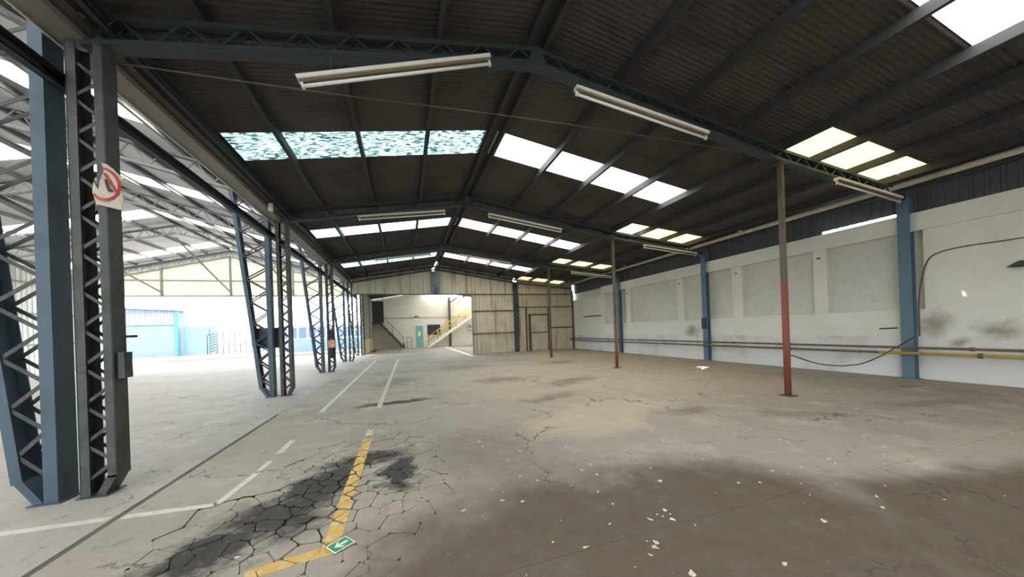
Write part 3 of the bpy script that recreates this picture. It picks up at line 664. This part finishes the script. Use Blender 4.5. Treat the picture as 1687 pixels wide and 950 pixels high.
# ------------------------------------------------------------------ red poles
pl_ = ['thickest looking of the three red poles, standing nearest the camera', 'red-based steel pole in the middle of the three', 'thin red-based steel pole farthest away, before the corrugated partition']
for k in range(3):
    t = empty('steel_pole', (XP, YK(k), 0)); tag(t, pl_[k], 'pole', 'poles painted red below'); zr = (2.22, 1.80, 1.45)[k]
    MB().tube([(0, 0, 0), (0, 0, 4.60)], .055, 14).build('shaft', 'pole_grey', t)
    MB().tube([(0, 0, .015), (0, 0, zr)], .0565, 14).build('painted_section', 'pole_red', t)
    MB().bb(-.11, .11, -.11, .11, 0, .015).build('base_plate', 'girt', t); MB().bb(-.1, .1, -.08, .08, 4.545, 4.56).build('cap_plate', 'pole_grey', t)

# ------------------------------------------------------------------ fluorescent lamps under the trusses
def lamp(a, b_, y, label):
    a = Vector((a[0], y, a[1])); c = Vector((b_[0], y, b_[1])); t = empty('strip_lamp', (a+c)/2); tag(t, label, 'lamp', 'fluorescent strip lamps'); h = (c-a)/2; d = h.normalized(); u = Vector((0, 1, 0)).cross(d); u = u if u.z > 0 else -u
    hs = MB().bar(-h, h, .10, .045).build('housing', 'white_metal', t)
    MB().bar(-h*.99-u*.035, h*.99-u*.035, .05, .03).build('shadow_bar', 'lamp_shadow', t)  # brown bar stands in for the shadow between housing and tube
    MB().tube([-h*.97-u*.085, h*.97-u*.085], .019, 8).build('tube', 'tube', t)
    for s in (-1, 1): MB().bar(h*s*.975-u*.02, h*s*.975-u*.11, .045, .03).build('lamp_holder', 'white_metal', hs)
    for s in (-.7, .7): MB().tube([h*s, (h*s)+Vector((0, .05, .16+(.16 if (s < 0 and label.startswith('tilted')) else 0)))], .006, 5).build('hanger', 'girt', hs)
lamp((-1.06, 4.43), (1.22, 5.19), YK(0)-.18, 'tilted fluorescent strip lamp hanging from the nearest truss, left of the ridge')
lamp((2.52, 5.03), (5.06, 4.74), YK(0)-.18, 'fluorescent strip lamp under the nearest truss, right of the ridge')
lamp((8.50, 4.34), (10.75, 4.15), YK(0)-.18, 'fluorescent strip lamp at the right end of the nearest truss by the wall')
wn = {1: 'second', 2: 'third'}
for k in (1, 2):
    lamp((-1.10, 4.72), (1.26, 5.06), YK(k)-.15, 'fluorescent strip lamp under the %s truss, left of the ridge' % wn[k])
    lamp((2.58, 5.07), (5.06, 4.74), YK(k)-.15, 'fluorescent strip lamp under the %s truss, right of the ridge' % wn[k])
    lamp((8.36, 4.38), (10.80, 4.17), YK(k)-.15, 'fluorescent strip lamp at the right end of the %s truss by the wall' % wn[k])
t = empty('siren', (-2.80, 8.8, 4.40)); tag(t, 'small off-white cylinder fitting under the gutter near the second columns', 'fitting')
MB().tube([(0, 0, 0), (0, 0, .17)], .05, 10).build('body', 'white_metal', t); MB().bb(-.06, .06, -.02, .02, .16, .22).build('bracket', 'girt', t)

# ------------------------------------------------------------------ far partition (end of main hall)
YPART = 20.85
wp = empty('wall_far'); tag(wp, 'grey-beige corrugated partition across the end of the main hall', None, None, 'structure')
gz = lambda x: roof_z(x)-(.025 if x < 9.6 else .05)
OX0, OX1, HZ = -2.75, 4.22, 3.84
def top_(x): return gz(x) if not 1.72 < x < 2.22 else gz(x)-.10
clad_run(wp, OX0, 1.70, .9, lambda x: HZ, gz, 'clad', at=YPART)
link('cladding_sheet', cladding('cladding_sheet', 1.72, 2.22, lambda x: HZ, lambda x: 5.30, 'clad_grey', at=YPART+.02), wp)
clad_run(wp, 2.24, OX1, .9, lambda x: HZ, gz, 'clad', at=YPART)
clad_run(wp, OX1, 7.0, .93, lambda x: 0, gz, 'clad', at=YPART)
clad_run(wp, 7.28, 8.05, .8, lambda x: 0, gz, 'clad', at=YPART)
clad_run(wp, 8.05, 9.55, .75, lambda x: 2.46, gz, 'clad', at=YPART)
clad_run(wp, 9.55, 11.44, .95, lambda x: 0, gz, 'clad', at=YPART)
def girt(x0, x1, z, h=.07): MB().bb(x0, x1, YPART-.09, YPART-.035, z-h/2, z+h/2).build('girt', 'girt', wp)
girt(OX0, OX1, HZ, .06); girt(OX1, 7.0, 3.84); girt(OX1, 7.0, 2.76); girt(OX1, 7.0, 1.30)
girt(7.28, 11.4, 3.84); girt(7.28, 11.4, 2.97); girt(9.6, 11.4, 1.52, .09)
MB().bb(OX1-.06, OX1+.02, YPART-.1, YPART+.06, 0, HZ).build('jamb_post', 'clad_grey', wp)
MB().bb(11.38, 11.46, YPART-.12, YPART, 0, 4.1).build('corner_post', 'girt', wp)
MB().bb(1.60, 1.72, YPART-.06, YPART, HZ, 5.3).build('trim_strip', 'clad_grey', wp); MB().bb(2.22, 2.32, YPART-.06, YPART, HZ, 5.3).build('trim_strip', 'clad_grey', wp)
t = empty('lattice_column', (XP, YPART-.1, 0)); tag(t, 'dark lattice column standing in the corrugated partition', 'column')
for s in (-1, 1): MB().bb(s*.12-.03, s*.12+.03, -.08, .08, 0, 4.6).build('chord', 'truss_dark', t)
jb = MB(); z = .1; i = 0
while z < 4.3:
    a, c = (-.1, .1); a, c = (a, c) if i % 2 else (c, a); jb.bar((a, -.06, z), (c, -.06, z+.2), .01, .03); z += .2; i += 1
jb.build('lattice', 'purlin_light', t); MB().bb(-.15, .15, .05, .075, 0, 4.6).build('back_plate', 'truss_dark', t)
# service door in the partition
t = empty('door_2', (8.05, YPART, 0)); tag(t, 'corrugated service door with a dark frame in the far partition', None, None, 'structure')
link('door_sheet', cladding('door_sheet', .08, 1.42, lambda x: 0, lambda x: 2.40, 'clad', at=0), t)
for b in (MB().bb(0, .08, -.12, 0, 0, 2.5), MB().bb(1.42, 1.56, -.12, 0, 0, 3.0), MB().bb(0, 1.5, -.12, 0, 2.40, 2.5), MB().bb(.08, 1.42, -.07, -.03, 1.20, 1.27), MB().bb(.08, .14, -.07, -.03, 0, 2.40), MB().bb(-.22, -.14, -.1, 0, 0, 3.0)): b.build('door_frame', 'girt', t)
# old hoist bracket over the doorway
t = empty('hoist_bracket', (1.97, YPART-.125, 3.86)); tag(t, 'bent dark metal bracket hanging over the far doorway under the ridge', 'bracket')
MB().tube([(-.15, 0, .55), (.15, 0, .42), (-.12, 0, .28)], .025, 6).build('arm', 'girt', t); MB().tube([(-.1, 0, .28), (.16, 0, .28), (-.05, 0, .02), (.2, 0, -.02)], .03, 6).build('hook', 'girt', t)

# ------------------------------------------------------------------ back room seen through the doorway
YBK = 35.0
wb = MB().bb(-3.1, 8.2, YBK, YBK+.2, -.05, 5.9).build('wall_back', 'backwall'); tag(wb, 'cream painted end wall of the back room', None, None, 'structure')
o = MB().bb(7.6, 7.7, 21.0, YBK, -.05, 5.0).build('wall_back_right', 'backwall'); tag(o, 'cream side wall of the back room on the right', None, None, 'structure')
ws = empty('wall_back_left'); tag(ws, 'ribbed sheet wall along the left side of the back room', None, None, 'structure')
clad_run(ws, 27.1, 35, 1.0, lambda y: 1.12, lambda y: 4.9, 'clad_grey', plane='x', at=-3.0, sgn=1)
clad_run(ws, 27.1, 35, 2.0, lambda y: -.02, lambda y: 1.12, 'clad', plane='x', at=-2.97, sgn=1)
MB().bb(-3.12, -2.96, 27.0, 27.12, 0, 4.9).build('jamb_post', 'clad', ws); MB().bb(-3.05, -2.92, 31.9, 32.1, 0, 4.9).build('wall_post', 'girt', ws)
t = empty('door_1', (1.05, YBK, 0)); tag(t, 'teal door with a small white notice in the back room', None, None, 'structure')
dl = MB().bb(.05, .80, -.05, .0, .02, 2.22).build('door_leaf', 'door_teal', t); MB().bb(.28, .52, -.054, -.05, 1.15, 1.62).build('notice', 'sign_white', dl)
for b in (MB().bb(0, .05, -.06, 0, 0, 2.27), MB().bb(.80, .85, -.06, 0, 0, 2.27), MB().bb(0, .85, -.06, 0, 2.22, 2.27)): b.build('door_frame', 'stair_white', t)
MB().tube([(.72, -.05, 1.0), (.72, -.10, 1.0), (.62, -.10, 1.0)], .012, 6).build('handle', 'mesh_steel', dl)
t = empty('window_1', (2.30, YBK, 0)); tag(t, 'dark window beside the teal door in the back room', None, None, 'structure')
MB().bb(0, 1.25, -.03, 0, 1.30, 2.25).build('window_pane', 'window_dark', t)
for b in (MB().bb(-.04, 1.29, -.05, 0, 2.25, 2.30), MB().bb(-.04, 1.29, -.05, 0, 1.25, 1.30), MB().bb(-.04, 0, -.05, 0, 1.3, 2.25), MB().bb(1.25, 1.29, -.05, 0, 1.3, 2.25), MB().bb(.6, .64, -.05, 0, 1.3, 2.25)): b.build('window_frame', 'charcoal', t)
o = MB().bb(1.0, 1.45, YBK-.12, YBK, 3.10, 3.24).build('emergency_light', 'clad_grey'); tag(o, 'small grey light box above the teal door', 'light box')
o = MB().tube([(-2.4, YBK-.03, 3.05), (6.5, YBK-.03, 3.05)], .02, 6).build('conduit', 'girt'); tag(o, 'thin dark conduit running level across the cream back wall', 'conduit')
t = empty('steel_post', (4.56, YBK-.24, 0)); tag(t, 'dark steel post standing before the cream wall behind the yellow stair', 'post')
MB().bb(-.11, .11, -.11, .11, 0, 5.1).build('shaft', 'girt', t); MB().bb(-.15, .15, -.15, .15, 0, .015).build('base_plate', 'girt', t)
MB().bar((.0, 0, 4.5), (.9, 0, 5.1), .12, .12).build('bracket', 'girt', t)
# yellow-railed stair going up to the right
t = empty('staircase', (2.15, 33.6, 0)); tag(t, 'cream staircase with yellow handrails rising to the right in the back room', 'staircase')
RUN, RISE = 4.65, 3.05
for yy in (-.02, .92): MB().prism([(0, 0), (.28, 0), (RUN, RISE-.08), (RUN, RISE+.12), (RUN-.1, RISE+.12), (0, .18)], 'y', yy, yy+.05).build('stringer', 'stair_white', t)
for i in range(14):
    a = (i+.5)/14; MB().bb(a*RUN-.12, a*RUN+.14, 0, .95, a*RISE+.06, a*RISE+.10).build('tread', 'stair_dark', t)
for yy in (0, .93):
    for zz in (.95, .52): MB().tube([(.05, yy, zz+.1), (RUN, yy, RISE+zz+.1)], .028, 6).build('handrail', 'yellow', t)
    for a in (.02, .22, .42, .62, .82, .99): MB().tube([(a*RUN+.05, yy, a*RISE+.1), (a*RUN+.05, yy, a*RISE+1.05)], .025, 6).build('baluster', 'yellow', t)
MB().bb(RUN, RUN+.9, 0, .95, RISE, RISE+.1).build('landing', 'stair_white', t)
t = empty('air_conditioner', (6.75, YBK-.02, 1.65)); tag(t, 'white air-conditioner unit on the wall under the yellow-railed stair', 'air conditioner')
ac = MB().bb(-.35, .35, -.28, 0, 0, .62).build('casing', 'stair_white', t); MB().tube([(-.08, -.285, .31), (-.08, -.30, .31)], .22, 16).build('fan_grille', 'clad_grey', ac)
# dark stair going up to the left
t = empty('staircase', (-.05, 33.9, 0)); tag(t, 'dark open staircase rising to the left in the back room', 'staircase')
for i in range(11):
    a = (i+1)/11; MB().bb(-a*2.1-.20, -a*2.1+.18, -.15, .95, a*2.55-.10, a*2.55).build('tread', 'stair_dark', t)
for yy in (-.1, .9): MB().bar((0, yy, .05), (-2.15, yy, 2.5), .05, .18).build('stringer', 'stair_dark', t)
MB().tube([(0, -.1, 1.0), (-2.1, -.1, 3.5)], .022, 6).build('handrail', 'stair_dark', t)
for a in (.05, .5, .95): MB().tube([(-a*2.1, -.1, a*2.55), (-a*2.1, -.1, a*2.5+1.05)], .02, 6).build('baluster', 'stair_dark', t)
MB().bb(-2.95, -2.1, -.1, 1.0, 2.50, 2.60).build('landing', 'stair_dark', t); MB().bb(-.06, .06, -.12, -.02, 0, .6).build('newel_post', 'stair_dark', t)
o = MB().bb(-2.9, -1.9, YBK-.10, YBK, 2.6, 4.75).build('door_3', 'charcoal'); tag(o, 'dark opening at the top of the dark staircase', None, None, 'structure')
t = empty('trolley', (.20, 33.7, 0)); tag(t, 'small pale hand trolley beside the foot of the dark staircase', 'trolley')
for x in (0, .45): MB().tube([(x, 0, .08), (x, 0, 1.15)], .02, 6).build('frame', 'girt', t)
for z in (.3, .6, 1.1): MB().tube([(0, 0, z), (.45, 0, z)], .02, 6).build('crossbar', 'girt', t)
for x in (.05, .42): MB().tube([(x-.03, 0, .08), (x+.03, 0, .08)], .08, 10).build('wheel', 'black', t)

# ------------------------------------------------------------------ things on the columns
o = MB().bb(-3.66, -3.12, YK(1)+.13, YK(1)+.36, 1.24, 1.77); o = o.build('electrical_box', 'charcoal'); tag(o, 'dark electrical box mounted behind the second slanted column', 'electrical box')
t = empty('control_box', (-2.87, YK(2)-.12, 1.0)); tag(t, 'black box with an orange label on the third straight column', 'control box')
MB().bb(-.10, .10, -.12, 0, .34, .74).build('casing', 'black', t); MB().bb(-.13, .15, -.13, -.02, .02, .32).build('label_plate', 'orange', t); MB().bb(-.08, .06, -.1, 0, -.42, .0).build('cable_bag', 'black', t)
t = empty('junction_box', (-2.74, YK(0), 1.15)); tag(t, 'slim grey junction box on the side of the nearest straight column', 'junction box')
MB().bb(-.02, .03, -.06, .05, .0, .26).build('casing', 'steel_olive', t); MB().tube([(0, 0, .42), (.10, 0, .42)], .014, 6).build('stub', 'black', t)
# warning sign with a red ring
t = empty('warning_sign', (-2.765, YK(0)-.10, 2.86)); tag(t, 'torn cream warning sign with a red ring and slash on the nearest straight column', 'sign')
def curl(x): return -.03*math.cos((x+.02)*14)
outl = [(-.07, .02), (.10, -.02), (.115, .10), (.10, .20), (.105, .32), (.06, .38), (.02, .42), (-.02, .43), (.0, .36), (-.035, .25), (-.05, .16), (-.09, .24), (-.105, .14), (-.085, .07)]
bm_ = MB(); n = len(outl)
bm_.add([(p[0], curl(p[0])-.002, p[1]) for p in outl]+[(p[0], curl(p[0])+.002, p[1]) for p in outl], [tuple(range(n)), tuple(range(2*n-1, n-1, -1))]+[(i, i+n, (i+1) % n+n, (i+1) % n) for i in range(n)]); sp_ = bm_.build('plate', 'sign_cream', t)
def strip2d(pts, w, m, nm):
    b = MB()
    for a, c in zip(pts, pts[1:]):
        d = Vector((c[0]-a[0], c[1]-a[1])); nn = Vector((-d.y, d.x)).normalized()*w/2
        q = [(a[0]+nn.x, a[1]+nn.y), (a[0]-nn.x, a[1]-nn.y), (c[0]-nn.x, c[1]-nn.y), (c[0]+nn.x, c[1]+nn.y)]
        b.add([(p[0], curl(p[0])-.0045, p[1]) for p in q], [(0, 1, 2, 3)])
    return b.build(nm, m, sp_)
strip2d([(-.01+.105*math.cos(a), .22+.155*math.sin(a)) for a in [math.radians(q) for q in range(-140, 95, 12)]], .022, 'sign_red', 'ring')
strip2d([(.0, .33), (.04, .24), (.09, .13)], .02, 'sign_red', 'slash'); strip2d([(.01, .27), (.02, .20), (.035, .15), (.05, .17)], .022, 'sign_ink', 'pictogram')
# fallen exit sign
t = empty('exit_sign', (-.485, 2.625, .006), math.radians(38)); tag(t, 'small green exit sign with a white arrow lying on the cracked floor', 'sign')
ep = MB().bb(-.073, .073, -.062, .062, 0, .004).build('plate', 'sign_white', t); MB().bb(-.066, .066, -.055, .055, .004, .0045).build('panel', 'sign_green', ep)
MB().prism([(-.045, 0), (-.005, .04), (.012, .04), (-.014, .011), (.05, .011), (.05, -.011), (-.014, -.011), (.012, -.04), (-.005, -.04)], 'z', .0045, .0052).build('arrow', 'sign_white', ep)

# ------------------------------------------------------------------ yard beyond the side hall
t = empty('neighbour_building', (-22.6, 43.5, 0)); tag(t, 'low building with block wall and sheet gable across the bright yard', 'building')
MB().bb(-22, 0, 0, .3, -.05, 3.25).build('block_wall', 'block_grey', t)
clad_run(t, -22, 0, 1.0, lambda x: 3.35, lambda x: 4.75-.06*x, 'clad_yard', name='wall_sheet', at=.05)
MB().bb(-22, 0, -.1, .3, 3.25, 3.38).build('ledge', 'block_pale', t); MB().prism([(-22, 6.10), (.3, 4.70), (.3, 4.80), (-22, 6.22)], 'y', -.3, 1.5).build('roof', 'clad_yard', t)
MB().bb(-.1, .15, -.12, .1, 0, 4.7).build('corner_post', 'teal_post', t); MB().bb(-22, -.1, -.05, .05, 4.55, 4.62).build('trim', 'block_grey', t); MB().bb(-.05, .0, 0, 1.4, -.05, 4.7).build('side_wall', 'block_grey', t)
o = MB().bb(-22.3, -20.1, 44.0, 44.25, -.05, 3.1).build('yard_wall', 'block_pale'); tag(o, 'short pale block wall right of the neighbouring building in the yard', 'wall')
t = empty('gate_post', (-19.75, 44.0, 0)); tag(t, 'pale gate post with diagonal stripes beside the yard gate', 'post')
MB().bb(-.22, .22, -.1, .2, 0, 3.0).build('post', 'block_pale', t)
for i in range(7): MB().prism([(-.22, .2+i*.3), (.22, .38+i*.3), (.22, .5+i*.3), (-.22, .32+i*.3)], 'y', -.115, -.10).build('stripe', 'mesh_steel', t)
MB().tube([(-.55, 0, 0), (-.55, 0, 2.0), (-.3, 0, 2.2)], .04, 6).build('rail', 'mesh_steel', t)
t = empty('yard_gate', (-19.4, 44.0, 0)); tag(t, 'wide steel grid gate closing the bright yard', 'gate')
for i in range(14): MB().bb(i*.52-.035, i*.52+.035, -.035, .035, -.045, 2.35).build('gate_bar', 'mesh_steel', t)
for z in (.12, .5, .9, 1.3, 1.7, 2.05, 2.35): MB().bb(0, 6.76, -.03, .03, z-.03, z+.03).build('gate_rail', 'mesh_steel', t)
t = empty('glazed_fence', (-12.2, 39.0, 0)); tag(t, 'low pale wall with a row of blue panes behind the columns', 'fence')
MB().bb(0, 9.6, 0, .25, -.05, 1.28).build('plinth_wall', 'block_pale', t)
for i in range(11):
    MB().bb(i*.87+.10, i*.87+.80, .08, .12, 1.33, 2.50).build('pane', 'glass_blue', t); MB().bb(i*.87, i*.87+.08, .04, .16, 1.28, 2.6).build('mullion', 'stair_white', t)
MB().bb(0, 9.6, .0, .2, 2.52, 2.64).build('head_rail', 'block_pale', t)

# ------------------------------------------------------------------ debris on the floor
rd = random.Random(11); FL = []
for q in range(6):
    b = MB(); n = rd.randint(5, 8); ang = sorted(rd.uniform(0, 6.283) for _ in range(n)); pts = [((.6+.4*rd.random())*math.cos(a), (.35+.3*rd.random())*math.sin(a)) for a in ang]
    z = [rd.uniform(.05, .35) for _ in pts]
    b.add([(p[0], p[1], 0) for p in pts]+[(p[0]*.9, p[1]*.9, h) for p, h in zip(pts, z)]+[(0, 0, .3)], [tuple(range(n))]+[(i, (i+1) % n, (i+1) % n+n, i+n) for i in range(n)]+[(i+n, (i+1) % n+n, 2*n) for i in range(n)])
    FL.append((b.mesh('paint_flake', 'flake'), b.mesh('dry_leaf', 'leaf')))
LEAF = ['yellowish dry leaf right of the cracked concrete, largest of the few leaves', 'dry yellow leaf just right of the largest leaf by the cracked patch', 'dry yellow leaf lying nearest the green exit sign', 'dry leaf among the white flakes at the bottom of the floor']
def flake(x, y, s, leaf=False):
    me = FL[rd.randrange(6)][1 if leaf else 0]; o = link('dry_leaf' if leaf else 'paint_flake', me, None, (x, y, .0005)); o.scale = (s, s, min(s, .02)); o.rotation_euler = (0, 0, rd.uniform(0, 6.28))
    if leaf: tag(o, LEAF.pop(0), 'leaf', 'dry leaves on the floor')
    else:
        size = 'tiny' if s < .010 else 'small' if s < .018 else 'larger'
        zone = ('beside the cracked concrete' if x < .75 else 'on the floor around the nearest red pole' if math.hypot(x-XP, y-YK(0)) < 1.9 else 'on the dusty floor far beyond the damp patch' if y > 5
                else 'on dusty floor just beyond the dark damp patch' if y > 3.1 else 'toward the right edge of the foreground floor' if x > 3.1 else 'on the dark damp patch in the foreground')
        tag(o, '%s off-white paint flake lying %s' % (size, zone), 'paint flake', '%s paint flakes %s' % (size, zone))
for i in range(275):
    x = rd.uniform(.5, 7.5); y = rd.uniform(1.2, 3.4)+rd.random()**2*5
    if x < .8 and rd.random() < .6: continue
    flake(x, y, rd.choice((.008, .011, .015, .021, .029)))
for x, y, s in ((2.26, 2.55, .032), (1.95, 2.15, .025), (1.75, 2.08, .022), (1.55, 1.80, .03), (1.60, 1.86, .028), (1.12, 1.98, .02), (.42, 2.75, .02), (1.80, 2.90, .024), (1.62, 2.60, .018), (1.9, 2.02, .02), (-.08, 3.05, .02), (-.3, 3.6, .016), (-1.15, 2.75, .02), (1.6, 1.55, .035), (2.9, 1.6, .028), (3.5, 1.55, .022), (-.2, 4.4, .014)): flake(x, y, s*1.4)
for x, y, s in ((.72, 3.0, .026), (1.05, 2.95, .018), (.55, 2.6, .018), (2.0, 1.9, .022)): flake(x, y, s, True)
